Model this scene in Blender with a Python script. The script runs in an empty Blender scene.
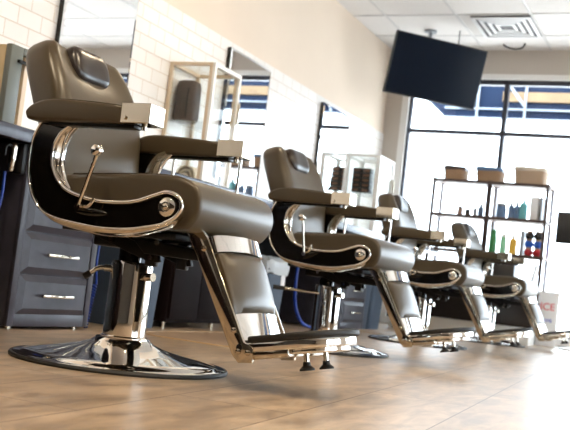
import bpy, bmesh, math, random
from mathutils import Vector, Matrix
random.seed(7)
SC = bpy.context.scene
COL = SC.collection
PI = math.pi
R = math.radians

# ------------------------------------------------------------------ materials
MATS = {}
def mat(name, color, rough=0.5, metal=0.0, coat=0.0, spec=None, noise=0.0, nscale=8.0, bump=0.0, bscale=200.0,
        trans=0.0, emit=None, estr=0.0, ior=None):
    m = bpy.data.materials.new(name); m.use_nodes = True
    nt = m.node_tree; b = nt.nodes['Principled BSDF']
    b.inputs['Base Color'].default_value = (*color, 1)
    b.inputs['Roughness'].default_value = rough
    b.inputs['Metallic'].default_value = metal
    b.inputs['Coat Weight'].default_value = coat
    b.inputs['Coat Roughness'].default_value = 0.08
    if spec is not None: b.inputs['Specular IOR Level'].default_value = spec
    if trans: b.inputs['Transmission Weight'].default_value = trans
    if ior: b.inputs['IOR'].default_value = ior
    if emit: b.inputs['Emission Color'].default_value = (*emit, 1); b.inputs['Emission Strength'].default_value = estr
    tc = nt.nodes.new('ShaderNodeTexCoord')
    if noise:
        n = nt.nodes.new('ShaderNodeTexNoise'); n.inputs['Scale'].default_value = nscale; n.inputs['Detail'].default_value = 5
        nt.links.new(tc.outputs['Object'], n.inputs['Vector'])
        r = nt.nodes.new('ShaderNodeValToRGB')
        r.color_ramp.elements[0].position = 0.3; r.color_ramp.elements[1].position = 0.7
        r.color_ramp.elements[0].color = (*[c*(1-noise) for c in color], 1)
        r.color_ramp.elements[1].color = (*[min(1, c*(1+noise)) for c in color], 1)
        nt.links.new(n.outputs['Fac'], r.inputs['Fac']); nt.links.new(r.outputs['Color'], b.inputs['Base Color'])
    if bump:
        n2 = nt.nodes.new('ShaderNodeTexNoise'); n2.inputs['Scale'].default_value = bscale; n2.inputs['Detail'].default_value = 3
        nt.links.new(tc.outputs['Object'], n2.inputs['Vector'])
        bp = nt.nodes.new('ShaderNodeBump'); bp.inputs['Strength'].default_value = bump; bp.inputs['Distance'].default_value = 0.002
        nt.links.new(n2.outputs['Fac'], bp.inputs['Height']); nt.links.new(bp.outputs['Normal'], b.inputs['Normal'])
    MATS[name] = m
    return m

leather = mat('taupe_leather', (0.060, 0.044, 0.024), 0.33, noise=0.06, nscale=5, bump=0.08, bscale=260, spec=0.5)
leather_dark = mat('dark_leather', (0.020, 0.015, 0.014), 0.28, bump=0.08, bscale=260, spec=0.55)
piping_m = mat('seam_piping', (0.05, 0.04, 0.025), 0.45)
chrome = mat('polished_chrome', (0.86, 0.84, 0.80), 0.045, 1.0)
steel = mat('brushed_steel', (0.66, 0.60, 0.50), 0.09, 1.0)
blackgloss = mat('black_enamel', (0.004, 0.0035, 0.003), 0.10)
blackmatte = mat('black_metal', (0.006, 0.006, 0.007), 0.35, spec=0.3)
rubber = mat('black_rubber', (0.012, 0.012, 0.012), 0.6)
navy = mat('slate_cabinet_paint', (0.036, 0.035, 0.050), 0.36, noise=0.25, nscale=14)
navytop = mat('dark_worktop', (0.050, 0.055, 0.085), 0.22, noise=0.15, nscale=20)
espresso = mat('espresso_wood', (0.009, 0.005, 0.005), 0.55, noise=0.2, nscale=12, spec=0.06)
bluegrey = mat('blue_grey_plastic', (0.060, 0.085, 0.125), 0.5, spec=0.3)
white_p = mat('white_plastic', (0.8, 0.8, 0.8), 0.4)
cream = mat('cream_frame_paint', (0.72, 0.58, 0.42), 0.45)
whiteframe = mat('white_frame_paint', (0.85, 0.83, 0.79), 0.4)
tanbox = mat('tan_panel', (0.55, 0.42, 0.24), 0.5)
greyframe = mat('grey_green_trim', (0.12, 0.13, 0.11), 0.4)
brownbag = mat('brown_leather_bag', (0.06, 0.035, 0.025), 0.5, noise=0.2, nscale=10)
towelm = mat('cream_towel', (0.78, 0.70, 0.58), 0.95, bump=0.6, bscale=120)
blueplastic = mat('blue_cable', (0.0, 0.03, 0.28), 0.3)
beige = mat('beige_wall_paint', (0.73, 0.61, 0.495), 0.85, noise=0.02, nscale=2)
greige = mat('greige_wall_paint', (0.54, 0.48, 0.42), 0.85, noise=0.02, nscale=2)
warmwall = mat('dark_wall_paint', (0.05, 0.038, 0.028), 0.7, noise=0.03, nscale=2)
framedark = mat('dark_window_frame', (0.035, 0.04, 0.06), 0.4)
jambm = mat('white_jamb', (0.8, 0.78, 0.75), 0.6)
shelfmetal = mat('dark_brown_metal', (0.06, 0.035, 0.03), 0.4)
shelfpost = mat('grey_post', (0.45, 0.43, 0.47), 0.3, 0.6)
shelfwood = mat('walnut_board', (0.13, 0.075, 0.055), 0.5, noise=0.25, nscale=9)
screen_m = mat('tv_screen', (0.007, 0.011, 0.020), 0.14, spec=0.05)
tvbezel = mat('tv_bezel', (0.015, 0.015, 0.016), 0.35)
ventm = mat('vent_white', (0.75, 0.75, 0.76), 0.4)
ventdark = mat('vent_dark', (0.12, 0.12, 0.13), 0.6)
gridm = mat('ceiling_grid', (0.6, 0.58, 0.57), 0.5)
matm = mat('tan_floor_mat', (0.36, 0.25, 0.165), 0.4, noise=0.08, nscale=3)
matedge = mat('tan_mat_edge', (0.55, 0.38, 0.20), 0.4)
canopy_m = mat('navy_canopy', (0.013, 0.024, 0.055), 0.7, spec=0.1)
canopy_w = mat('canopy_white_steel', (0.30, 0.34, 0.40), 0.6, spec=0.2)
woodsoffit = mat('tan_timber', (0.24, 0.155, 0.08), 0.6, noise=0.15, nscale=6)
concrete = mat('pale_concrete', (0.75, 0.74, 0.72), 0.9, noise=0.05, nscale=3)
c_green = mat('green_plastic', (0.02, 0.22, 0.05), 0.3)
c_ltgreen = mat('light_green_plastic', (0.25, 0.6, 0.35), 0.35)
c_yellow = mat('yellow_plastic', (0.85, 0.5, 0.05), 0.35)
c_teal = mat('teal_plastic', (0.15, 0.5, 0.55), 0.3)
c_blue = mat('blue_plastic', (0.02, 0.12, 0.6), 0.35)
c_dblue = mat('dusk_blue_plastic', (0.10, 0.18, 0.32), 0.35)
c_red = mat('red_plastic', (0.5, 0.02, 0.03), 0.35)
c_black = mat('black_plastic', (0.015, 0.015, 0.017), 0.35)
c_brown = mat('brown_glass_jar', (0.22, 0.12, 0.08), 0.3)
c_grey = mat('grey_plastic', (0.25, 0.27, 0.3), 0.4)
c_purple = mat('magenta_card', (0.45, 0.05, 0.4), 0.5)
paper = mat('white_paper', (0.85, 0.86, 0.88), 0.7)
ink_red = mat('red_ink', (0.75, 0.02, 0.06), 0.6)
ink_blue = mat('blue_ink', (0.02, 0.06, 0.55), 0.6)
fillglow = mat('fill_lamp_glow', (1, 1, 1), 0.5, emit=(1.0, 0.80, 0.55), estr=14.0)  # glow for the lenses of the added fill lamps

def mirror_mat():
    return mat('mirror_silver', (0.93, 0.94, 0.95), 0.01, 1.0)
mirrorm = mirror_mat()

def glass_mat(name, tint, fac):
    m = bpy.data.materials.new(name); m.use_nodes = True
    nt = m.node_tree; nt.nodes.clear()
    o = nt.nodes.new('ShaderNodeOutputMaterial'); mx = nt.nodes.new('ShaderNodeMixShader')
    t = nt.nodes.new('ShaderNodeBsdfTransparent'); g = nt.nodes.new('ShaderNodeBsdfGlossy')
    lw = nt.nodes.new('ShaderNodeLayerWeight'); lw.inputs['Blend'].default_value = 0.5
    pw = nt.nodes.new('ShaderNodeMath'); pw.operation = 'POWER'; pw.inputs[1].default_value = 4.0; nt.links.new(lw.outputs['Facing'], pw.inputs[0])
    fr = nt.nodes.new('ShaderNodeMath'); fr.operation = 'MULTIPLY_ADD'; fr.inputs[1].default_value = 0.55; fr.inputs[2].default_value = fac; nt.links.new(pw.outputs[0], fr.inputs[0])
    t.inputs['Color'].default_value = (*tint, 1); g.inputs['Roughness'].default_value = 0.01
    nt.links.new(fr.outputs[0], mx.inputs['Fac']); nt.links.new(t.outputs[0], mx.inputs[1]); nt.links.new(g.outputs[0], mx.inputs[2])
    nt.links.new(mx.outputs[0], o.inputs['Surface'])
    return m
glass = glass_mat('clear_pane', (0.97, 0.985, 0.985), 0.02)
caseglass = glass_mat('case_glass', (0.97, 0.98, 0.975), 0.02)

def tile_mat():
    m = bpy.data.materials.new('white_subway_tile'); m.use_nodes = True
    nt = m.node_tree; b = nt.nodes['Principled BSDF']
    tc = nt.nodes.new('ShaderNodeTexCoord'); sp = nt.nodes.new('ShaderNodeSeparateXYZ'); cb = nt.nodes.new('ShaderNodeCombineXYZ')
    nt.links.new(tc.outputs['Object'], sp.inputs[0]); nt.links.new(sp.outputs['Y'], cb.inputs['X']); nt.links.new(sp.outputs['Z'], cb.inputs['Y'])
    br = nt.nodes.new('ShaderNodeTexBrick'); br.offset = 0.5
    br.inputs['Scale'].default_value = 1.0; br.inputs['Brick Width'].default_value = 0.18; br.inputs['Row Height'].default_value = 0.09
    br.inputs['Mortar Size'].default_value = 0.003; br.inputs['Mortar Smooth'].default_value = 0.25; br.inputs['Bias'].default_value = 0
    br.inputs['Color1'].default_value = (0.84, 0.80, 0.755, 1); br.inputs['Color2'].default_value = (0.89, 0.85, 0.81, 1)
    br.inputs['Mortar'].default_value = (0.70, 0.59, 0.49, 1)
    nt.links.new(cb.outputs[0], br.inputs['Vector']); nt.links.new(br.outputs['Color'], b.inputs['Base Color'])
    b.inputs['Roughness'].default_value = 0.22
    bp = nt.nodes.new('ShaderNodeBump'); bp.invert = True; bp.inputs['Distance'].default_value = 0.003; bp.inputs['Strength'].default_value = 0.7
    nt.links.new(br.outputs['Fac'], bp.inputs['Height']); nt.links.new(bp.outputs['Normal'], b.inputs['Normal'])
    return m
tile = tile_mat()

def floor_mat():
    m = bpy.data.materials.new('wood_look_floor'); m.use_nodes = True
    nt = m.node_tree; b = nt.nodes['Principled BSDF']
    tc = nt.nodes.new('ShaderNodeTexCoord'); sp = nt.nodes.new('ShaderNodeSeparateXYZ'); cb = nt.nodes.new('ShaderNodeCombineXYZ')
    mp = nt.nodes.new('ShaderNodeMapping'); mp.inputs['Rotation'].default_value = (0, 0, R(-4)); mp.inputs['Location'].default_value = (1.33, 0.3, 0)
    nt.links.new(tc.outputs['Object'], mp.inputs['Vector']); nt.links.new(mp.outputs[0], sp.inputs[0])
    nt.links.new(sp.outputs['Y'], cb.inputs['X']); nt.links.new(sp.outputs['X'], cb.inputs['Y'])
    br = nt.nodes.new('ShaderNodeTexBrick'); br.offset = 0.37
    br.inputs['Scale'].default_value = 1.0; br.inputs['Brick Width'].default_value = 1.22; br.inputs['Row Height'].default_value = 0.30
    br.inputs['Mortar Size'].default_value = 0.002; br.inputs['Mortar Smooth'].default_value = 0.2; br.inputs['Bias'].default_value = 0
    br.inputs['Color1'].default_value = (0.37, 0.285, 0.205, 1); br.inputs['Color2'].default_value = (0.45, 0.36, 0.27, 1)
    br.inputs['Mortar'].default_value = (0.09, 0.06, 0.04, 1)
    nt.links.new(cb.outputs[0], br.inputs['Vector'])
    m2 = nt.nodes.new('ShaderNodeMapping'); m2.inputs['Scale'].default_value = (7, 2.2, 1)
    nt.links.new(tc.outputs['Object'], m2.inputs['Vector'])
    n = nt.nodes.new('ShaderNodeTexNoise'); n.inputs['Scale'].default_value = 2.2; n.inputs['Detail'].default_value = 9; n.inputs['Roughness'].default_value = 0.62
    n.inputs['Distortion'].default_value = 0.6
    nt.links.new(m2.outputs[0], n.inputs['Vector'])
    r = nt.nodes.new('ShaderNodeValToRGB'); r.color_ramp.elements[0].position = 0.34; r.color_ramp.elements[1].position = 0.66
    r.color_ramp.elements[0].color = (0.58, 0.54, 0.50, 1); r.color_ramp.elements[1].color = (1.22, 1.17, 1.10, 1)
    nt.links.new(n.outputs['Fac'], r.inputs['Fac'])
    mx = nt.nodes.new('ShaderNodeMix'); mx.data_type = 'RGBA'; mx.blend_type = 'MULTIPLY'; mx.inputs[0].default_value = 1
    nt.links.new(br.outputs['Color'], mx.inputs[6]); nt.links.new(r.outputs['Color'], mx.inputs[7])
    nt.links.new(mx.outputs[2], b.inputs['Base Color'])
    rr = nt.nodes.new('ShaderNodeMapRange'); rr.inputs['To Min'].default_value = 0.26; rr.inputs['To Max'].default_value = 0.42
    nt.links.new(n.outputs['Fac'], rr.inputs['Value']); nt.links.new(rr.outputs[0], b.inputs['Roughness'])
    bp = nt.nodes.new('ShaderNodeBump'); bp.inputs['Distance'].default_value = 0.001; bp.inputs['Strength'].default_value = 0.35
    nt.links.new(n.outputs['Fac'], bp.inputs['Height']); nt.links.new(bp.outputs['Normal'], b.inputs['Normal'])
    return m
floorm = floor_mat()

def ceil_mat():
    return mat('white_ceiling_tile', (0.74, 0.71, 0.69), 0.9, noise=0.04, nscale=60)
ceilm = ceil_mat()

def wicker_mat(name, c):
    m = bpy.data.materials.new(name); m.use_nodes = True
    nt = m.node_tree; b = nt.nodes['Principled BSDF']
    tc = nt.nodes.new('ShaderNodeTexCoord'); w = nt.nodes.new('ShaderNodeTexWave'); w.bands_direction = 'Z'
    w.inputs['Scale'].default_value = 25; w.inputs['Distortion'].default_value = 2
    nt.links.new(tc.outputs['Object'], w.inputs['Vector'])
    r = nt.nodes.new('ShaderNodeValToRGB'); r.color_ramp.elements[0].color = (*[x*.65 for x in c], 1); r.color_ramp.elements[1].color = (*c, 1)
    nt.links.new(w.outputs['Fac'], r.inputs['Fac']); nt.links.new(r.outputs['Color'], b.inputs['Base Color'])
    b.inputs['Roughness'].default_value = 0.8
    return m
wicker = wicker_mat('tan_wicker', (0.42, 0.26, 0.15))
wicker2 = wicker_mat('pale_wicker', (0.55, 0.40, 0.28))

# ------------------------------------------------------------------ helpers
def link(name, me, m=None, parent=None, smooth=True, angle=40):
    o = bpy.data.objects.new(name, me); COL.objects.link(o)
    if m: me.materials.append(m)
    if parent: o.parent = parent
    if smooth:
        for p in me.polygons: p.use_smooth = True
        me.set_sharp_from_angle(angle=R(angle))
    return o
def build(name, bm, m=None, parent=None, smooth=True, angle=40, M=None):
    if M is not None: bmesh.ops.transform(bm, matrix=M, verts=bm.verts)
    bmesh.ops.recalc_face_normals(bm, faces=bm.faces)
    me = bpy.data.meshes.new(name); bm.to_mesh(me); bm.free()
    return link(name, me, m, parent, smooth, angle)
def tag(o, label=None, cat=None, group=None, kind=None):
    if label: o['label'] = label
    if cat: o['category'] = cat
    if group: o['group'] = group
    if kind: o['kind'] = kind
    return o
def empty(name, loc=(0, 0, 0), rz=0.0, label=None, cat=None, group=None):
    o = bpy.data.objects.new(name, None); COL.objects.link(o)
    o.location = loc; o.rotation_euler = (0, 0, rz); o.empty_display_size = 0.1
    return tag(o, label, cat, group)
def box(bm, x0, x1, y0, y1, z0, z1, bev=0.0, seg=2, M=None):
    b2 = bmesh.new()
    bmesh.ops.create_cube(b2, size=1.0)
    bmesh.ops.scale(b2, vec=(x1-x0, y1-y0, z1-z0), verts=b2.verts)
    bmesh.ops.translate(b2, vec=((x0+x1)/2, (y0+y1)/2, (z0+z1)/2), verts=b2.verts)
    if bev: bmesh.ops.bevel(b2, geom=b2.edges[:], offset=bev, segments=seg, affect='EDGES', profile=0.5)
    merge(bm, b2, M); return bm
def merge(bm, b2, M=None):
    if M is not None: bmesh.ops.transform(b2, matrix=M, verts=b2.verts)
    me = bpy.data.meshes.new('tmp'); b2.to_mesh(me); b2.free(); bm.from_mesh(me); bpy.data.meshes.remove(me)
def nb(): return bmesh.new()
def catmull(pts, n=6, closed=True):
    out = []; N = len(pts)
    rng = range(N) if closed else range(N-1)
    for i in rng:
        if closed: p0, p1, p2, p3 = (Vector(pts[(i+k) % N]) for k in (-1, 0, 1, 2))
        else: p0, p1, p2, p3 = (Vector(pts[min(max(i+k, 0), N-1)]) for k in (-1, 0, 1, 2))
        for j in range(n):
            t = j/n
            out.append(0.5*((2*p1)+(-p0+p2)*t+(2*p0-5*p1+4*p2-p3)*t*t+(-p0+3*p1-3*p2+p3)*t**3))
    if not closed: out.append(Vector(pts[-1]))
    return out
def prof(bm, pts, y0, y1, bev=0.0, seg=3, M=None):
    """polygon in XZ extruded along Y, rims rounded"""
    b2 = bmesh.new()
    a = [b2.verts.new((p[0], y0, p[1])) for p in pts]
    f = b2.faces.new(a)
    e = bmesh.ops.extrude_face_region(b2, geom=[f])
    vs = [g for g in e['geom'] if isinstance(g, bmesh.types.BMVert)]
    bmesh.ops.translate(b2, vec=(0, y1-y0, 0), verts=vs)
    if bev:
        rim = [ed for ed in b2.edges if abs(ed.verts[0].co.y-ed.verts[1].co.y) < 1e-6]
        bmesh.ops.bevel(b2, geom=rim, offset=bev, segments=seg, affect='EDGES', profile=0.5, clamp_overlap=True)
    merge(bm, b2, M); return bm
def ribbon(bm, pts, y0, y1, th, closed=False):
    """strip following a XZ path, width from y0 to y1, thickness th"""
    P = [Vector(p) for p in pts]; N = len(P); rows = []
    for i, p in enumerate(P):
        a = P[(i-1) % N] if (closed or i > 0) else p; c = P[(i+1) % N] if (closed or i < N-1) else p
        t = (c-a).normalized(); n = Vector((-t.y, t.x))
        q0 = p+n*th/2; q1 = p-n*th/2
        rows.append([bm.verts.new((q0.x, y0, q0.y)), bm.verts.new((q0.x, y1, q0.y)), bm.verts.new((q1.x, y1, q1.y)), bm.verts.new((q1.x, y0, q1.y))])
    for i in range(N if closed else N-1):
        A = rows[i]; B = rows[(i+1) % N]
        for k in range(4): bm.faces.new((A[k], A[(k+1) % 4], B[(k+1) % 4], B[k]))
    if not closed: bm.faces.new(rows[0]); bm.faces.new(rows[-1][::-1])
    return bm
def cyl(bm, a, b, r0, r1=None, n=24, caps=True):
    a = Vector(a); b = Vector(b); r1 = r0 if r1 is None else r1
    d = b-a; L = d.length; q = Vector((0, 0, 1)).rotation_difference(d.normalized()).to_matrix().to_4x4()
    b2 = bmesh.new(); bmesh.ops.create_cone(b2, cap_ends=caps, cap_tris=False, segments=n, radius1=r0, radius2=r1, depth=L)
    merge(bm, b2, Matrix.Translation((a+b)/2) @ q); return bm
def tube(bm, pts, r, n=10, smooth=0):
    P = catmull(pts, smooth, False) if smooth else [Vector(p) for p in pts]
    rings = []; prev = None
    for i, p in enumerate(P):
        t = (P[min(i+1, len(P)-1)]-P[max(i-1, 0)]).normalized()
        if prev is None:
            up = Vector((0, 0, 1)) if abs(t.z) < .9 else Vector((1, 0, 0)); u = t.cross(up).normalized()
        else: u = (prev - t*prev.dot(t)).normalized()
        prev = u; v = t.cross(u)
        rings.append([bm.verts.new(p+(u*math.cos(2*PI*k/n)+v*math.sin(2*PI*k/n))*r) for k in range(n)])
    for i in range(len(rings)-1):
        for k in range(n): bm.faces.new((rings[i][k], rings[i][(k+1) % n], rings[i+1][(k+1) % n], rings[i+1][k]))
    bm.faces.new(rings[0][::-1]); bm.faces.new(rings[-1]); return bm
def lathe(bm, prof_pts, n=32, M=None):
    b2 = bmesh.new(); rings = []
    for r, z in prof_pts:
        if r < 1e-5: rings.append([b2.verts.new((0, 0, z))])
        else: rings.append([b2.verts.new((r*math.cos(2*PI*k/n), r*math.sin(2*PI*k/n), z)) for k in range(n)])
    for A, B in zip(rings, rings[1:]):
        for k in range(n):
            a = A[k % len(A)]; a2 = A[(k+1) % len(A)]; c = B[(k+1) % len(B)]; d = B[k % len(B)]
            vs = []
            for v in (a, a2, c, d):
                if v not in vs: vs.append(v)
            if len(vs) > 2: b2.faces.new(vs)
    merge(bm, b2, M); return bm
def ball(bm, c, r, s=(1, 1, 1), n=20):
    b2 = bmesh.new(); bmesh.ops.create_uvsphere(b2, u_segments=n, v_segments=n//2, radius=r)
    bmesh.ops.scale(b2, vec=s, verts=b2.verts); merge(bm, b2, Matrix.Translation(c)); return bm
def loft(bm, secs):
    """secs: list of equal-length loops of Vectors"""
    rows = [[bm.verts.new(p) for p in s] for s in secs]; N = len(rows[0])
    for A, B in zip(rows, rows[1:]):
        for k in range(N): bm.faces.new((A[k], A[(k+1) % N], B[(k+1) % N], B[k]))
    bm.faces.new(rows[0][::-1]); bm.faces.new(rows[-1]); return bm
def sq(hw, ht, n=40, p=4.0):
    """superellipse loop in (y, t)"""
    out = []
    for k in range(n):
        a = 2*PI*k/n; c = math.cos(a); s = math.sin(a)
        out.append((math.copysign(abs(c)**(2/p), c)*hw, math.copysign(abs(s)**(2/p), s)*ht))
    return out
def copy_tree(o, parent=None):
    c = o.copy(); COL.objects.link(c)
    if parent: c.parent = parent
    for ch in list(o.children): copy_tree(ch, c)
    return c

# ------------------------------------------------------------------ room
WX, BY, CZ, RX, FY = -3.3, 9.43, 2.885, 4.6, -3.4  # left and back walls, ceiling and their fittings scaled out about the camera
def struct(name, bm, m, parent=None, smooth=False):
    o = build(name, bm, m, parent, smooth=smooth)
    if not parent: o['kind'] = 'structure'
    return o
b = nb(); box(b, WX-.2, RX+.2, FY-.2, BY+.15, -.12, 0); struct('floor', b, floorm)
b = nb(); box(b, WX-.2, RX+.2, FY-.2, BY+.15, CZ, CZ+.12); struct('ceiling', b, ceilm)
b = nb(); box(b, WX-.18, WX, FY-.2, BY+.15, 0, CZ); struct('wall_left', b, beige)
b = nb(); box(b, WX, WX+.012, FY, BY, .0, 1.975); struct('wall_left_tiling', b, tile)
b = nb(); box(b, WX, RX, FY-.18, FY, 0, CZ); struct('wall_front', b, warmwall)
# right wall with three daylight openings
b = nb()
OP = [(.9, 2.7), (2.95, 5.0), (7.5, 9.2)]
box(b, RX, RX+.18, FY, BY, 0, .25); box(b, RX, RX+.18, FY, BY, 2.5, CZ)
ys = [FY]+[v for o_ in OP for v in o_]+[BY]
for i in range(0, len(ys), 2): box(b, RX, RX+.18, ys[i], ys[i+1], .25, 2.5)
struct('wall_right', b, greige)
# back wall: opening x from WL to RX-.4, z from .06 to 2.40
WL, WT, WB = -3.10, 2.60, 0.06
b = nb()
box(b, WX-.18, WL, BY, BY+.15, 0, CZ); box(b, RX-.4, RX+.18, BY, BY+.15, 0, CZ)
box(b, WL, RX-.4, BY, BY+.15, WT, CZ); box(b, WL, RX-.4, BY, BY+.15, 0, WB)
struct('wall_back', b, greige)
def window(idx, horizontal_axis, a0, a1, z0, z1, c, mull, trans, fr=.05):
    w = nb()
    def bb(u0, u1, q0, q1, d0, d1):
        if horizontal_axis == 'x': box(w, u0, u1, c+d0, c+d1, q0, q1)
        else: box(w, c+d0, c+d1, u0, u1, q0, q1)
    bb(a0, a1, z1-fr, z1, .03, .09); bb(a0, a1, z0, z0+fr, .03, .09)
    bb(a0, a0+fr*.6, z0, z1, .03, .09); bb(a1-fr*.6, a1, z0, z1, .03, .09)
    for q in mull: bb(q-.022, q+.022, z0, z1, .025, .095)
    for t in trans: bb(a0, a1, t-.02, t+.02, .028, .092)
    o = build('window_%d' % idx, w, framedark, smooth=False); o['kind'] = 'structure'
    g = nb()
    if horizontal_axis == 'x': box(g, a0, a1, c+.058, c+.062, z0, z1)
    else: box(g, c+.058, c+.062, a0, a1, z0, z1)
    build('pane', g, glass, o, smooth=False)
window(1, 'x', WL+.05, RX-.4, WB, WT-.015, BY, [-2.05, -1.06, -.07, .92, 1.91, 2.90], [2.035])
for i, (y0, y1) in enumerate(OP): window(2+i, 'y', y0, y1, .25, 2.5, RX, [(y0+y1)/2], [2.04])
b = nb(); box(b, WL-.02, WL+.05, BY-.012, BY+.14, WB, WT); box(b, WL-.02, RX-.4, BY-.02, BY+.14, WT-.015, WT+.035)
struct('trim_1', b, jambm)
b = nb(); box(b, WL, RX-.4, BY-.02, BY+.02, WB-.05, WB+.02); struct('trim_2', b, jambm)
# ceiling grid
b = nb()
x = -1.64-.67*3
while x < RX:
    if x > WX: box(b, x-.012, x+.012, FY, BY, CZ-.006, CZ+.001)
    x += .67
y = 8.90-.67*18
while y < BY:
    if y > FY: box(b, WX, RX, y-.012, y+.012, CZ-.0065, CZ+.001)
    y += .67
struct('trim_3', b, gridm)

# vent in one ceiling tile: nested louvre frames
v = empty('ceiling_vent', (-1.915, 8.575, CZ), 0, 'white louvred air vent set in the ceiling grid', 'vent'); v.scale = (.85, 1, 1)
b = nb(); box(b, -.315, .315, -.315, .315, -.010, -.006); build('backing', b, ventdark, v, smooth=False)
for k, s in enumerate((.315, .245, .175, .105)):
    b = nb(); w_ = .034; z0 = -.03+k*.002
    for (x0, x1, y0, y1) in ((-s, s, -s, -s+w_), (-s, s, s-w_, s), (-s, -s+w_, -s+w_, s-w_), (s-w_, s, -s+w_, s-w_)):
        box(b, x0, x1, y0, y1, z0, z0+.012)
    build('louvre', b, ventm, v, smooth=False)

# ------------------------------------------------------------------ barber chair (local: +x is forward, -y the side towards the lens)
def make_chair():
    root = empty('barber_chair')
    # base
    b = nb(); lathe(b, [(0, 0), (.322, 0), (.327, .004), (.327, .010), (.318, .014), (.300, .0145), (.295, .018), (.25, .026), (.19, .037), (.135, .050), (.098, .064), (.085, .073), (.082, .078), (0, .078)], 72)
    base = build('base', b, chrome, root, angle=50); base.location = (-.008, 0, 0)
    b = nb(); lathe(b, [(.320, 0), (.331, .0), (.333, .006), (.329, .012), (.320, .012)], 72); build('rubber_ring', b, rubber, base)
    # pedestal
    b = nb(); lathe(b, [(.065, .07), (.072, .072), (.072, .082), (.065, .086), (.065, .30), (.062, .312), (0, .312)], 48); ped = build('pedestal', b, chrome, root); ped.location = (-.006, 0, 0)
    b = nb(); cyl(b, (-.018, 0, .31), (-.018, 0, .385), .036, n=28); build('piston', b, blackgloss, root)
    # pump lever
    b = nb(); tube(b, [(-.05, -.02, .285), (-.09, -.05, .283), (-.115, -.065, .262)], .0075, 10, 4); cyl(b, (-.045, -.02, .285), (-.08, -.042, .2845), .011)
    lev = build('pump_lever', b, steel, root)
    b = nb(); cyl(b, (-.113, -.0635, .264), (-.128, -.073, .250), .0105); build('lever_tip', b, rubber, lev)
    b = nb(); cyl(b, (.03, -.01, .268), (.085, -.02, .272), .010); cyl(b, (.062, -.016, .2705), (.086, -.020, .2722), .013); build('swivel_lock', b, steel, root)
    # seat mechanism
    b = nb()
    box(b, -.16, .24, -.17, .17, .385, .405, .004); box(b, -.10, .06, -.09, .09, .35, .388, .006)
    box(b, .10, .135, -.10, -.075, .305, .43, .004); box(b, .10, .135, .075, .10, .305, .43, .004)
    prof(b, [(-.23, .42), (-.20, .445), (.14, .35), (.15, .32), (.12, .315)], -.10, -.085, .002); prof(b, [(-.23, .42), (-.20, .445), (.14, .35), (.15, .32), (.12, .315)], .085, .10, .002)
    prof(b, [(.05, .385), (.30, .365), (.32, .335), (.10, .34)], -.11, .11, .004)
    mech = build('seat_mechanism', b, blackmatte, root)
    for (x_, z_) in ((.125, .33), (.118, .40), (.145, .375), (-.02, .372)):
        b = nb(); cyl(b, (x_, -.115, z_), (x_, -.085, z_), .008, n=12); build('bolt', b, steel, mech)
    # seat cushion
    P = [(-.20, .455), (-.17, .43), (0, .415), (.18, .41), (.292, .413), (.323, .430), (.344, .470), (.340, .512), (.318, .542), (.274, .558), (.2, .563), (.08, .558), (-.06, .548), (-.16, .54), (-.195, .52)]
    b = nb(); prof(b, catmull(P, 4), -.237, .237, .034, 6); seat = build('seat', b, leather, root, angle=75)
    b = nb()
    Pt = catmull([(-.1, .552), (.08, .5605), (.2, .5655), (.270, .5605), (.305, .545), (.331, .512), (.336, .475), (.318, .436)], 5, False)
    b.free()
    for s in (-1, 1): b = nb(); tube(b, [Vector((p.x-.001, s*.223, p.y-.003)) for p in Pt], .0028, 8); build('piping', b, piping_m, seat)
    # backrest loft along the reclined spine
    secs = []
    spine = [(.455, -.10, -.20, .20, .1), (.50, -.142, -.235, .213, .15), (.60, -.153, -.262, .219, .2), (.70, -.160, -.285, .222, .25), (.77, -.174, -.318, .224, .3), (.83, -.203, -.345, .221, .36), (.88, -.232, -.370, .214, .38),
             (.92, -.258, -.388, .203, .38), (.943, -.276, -.396, .189, .36), (.957, -.298, -.394, .168, .34), (.963, -.330, -.380, .135, .3)]
    for z, xf, xb, w_, tl in spine:
        cx = (xf+xb)/2; loop = []
        for y_, q in sq(w_, (xf-xb)/2, 56, 4.2):
            p = Vector((cx+q, y_, z+q*tl))
            if q > 0: p.x -= (.010+.034*min(1, max(0, (z-.74)/.12)))*max(0, 1-abs(y_/(w_*.84))**2.4)*min(1, max(0, (z-.5)/.2))
            loop.append(p)
        secs.append(loop)
    b = nb(); loft(b, secs); back = build('backrest', b, leather, root, angle=80)
    # head pillow
    secs = []
    for k in range(15):
        u = -1+2*k/14; f = max(.12, (1-abs(u)**7))**.5; yy = u*.094
        cx = -.290+.010*u*u; cz = .915
        loop = []
        for a_, c_ in sq(.058*f, .038*f, 24, 3.0):
            loop.append(Vector((cx + c_ - a_*.42, yy, cz + a_ + c_*.35)))
        secs.append(loop)
    b = nb(); loft(b, secs); build('head_pillow', b, leather_dark, root, angle=80)
    # armrests
    for s in (-1, 1):
        y0, y1 = sorted((s*.24, s*.312))
        A = [(-.235, .700), (-.215, .688), (-.1, .686), (.105, .688), (.105, .738), (.02, .745), (-.10, .752), (-.17, .750), (-.215, .736), (-.238, .716)]
        pts = catmull(A[:3], 4, False)[:-1]+[Vector(A[2]), Vector(A[3]), Vector(A[4])]+catmull(A[5:]+[A[0]], 4, False)[:-1]
        b = nb(); prof(b, pts, y0, y1, .016, 5); arm = build('armrest', b, leather, root, angle=70)
        b = nb(); tube(b, [(x_, s*.304, z_+.0005) for x_, z_ in ((-.21, .736), (-.17, .749), (-.10, .751), (.0, .746), (.1, .738))], .0022, 6, 4)
        build('piping', b, piping_m, arm)
        b = nb(); box(b, .102, .198, y0-.002, y1+.002, .690, .746, .002, 1); cap = build('armrest_cap', b, steel, arm, smooth=False)
        b = nb(); cyl(b, (.118, s*.306, .704), (.118, s*.320, .704), .0055, n=14); build('screw', b, steel, cap)
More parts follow.
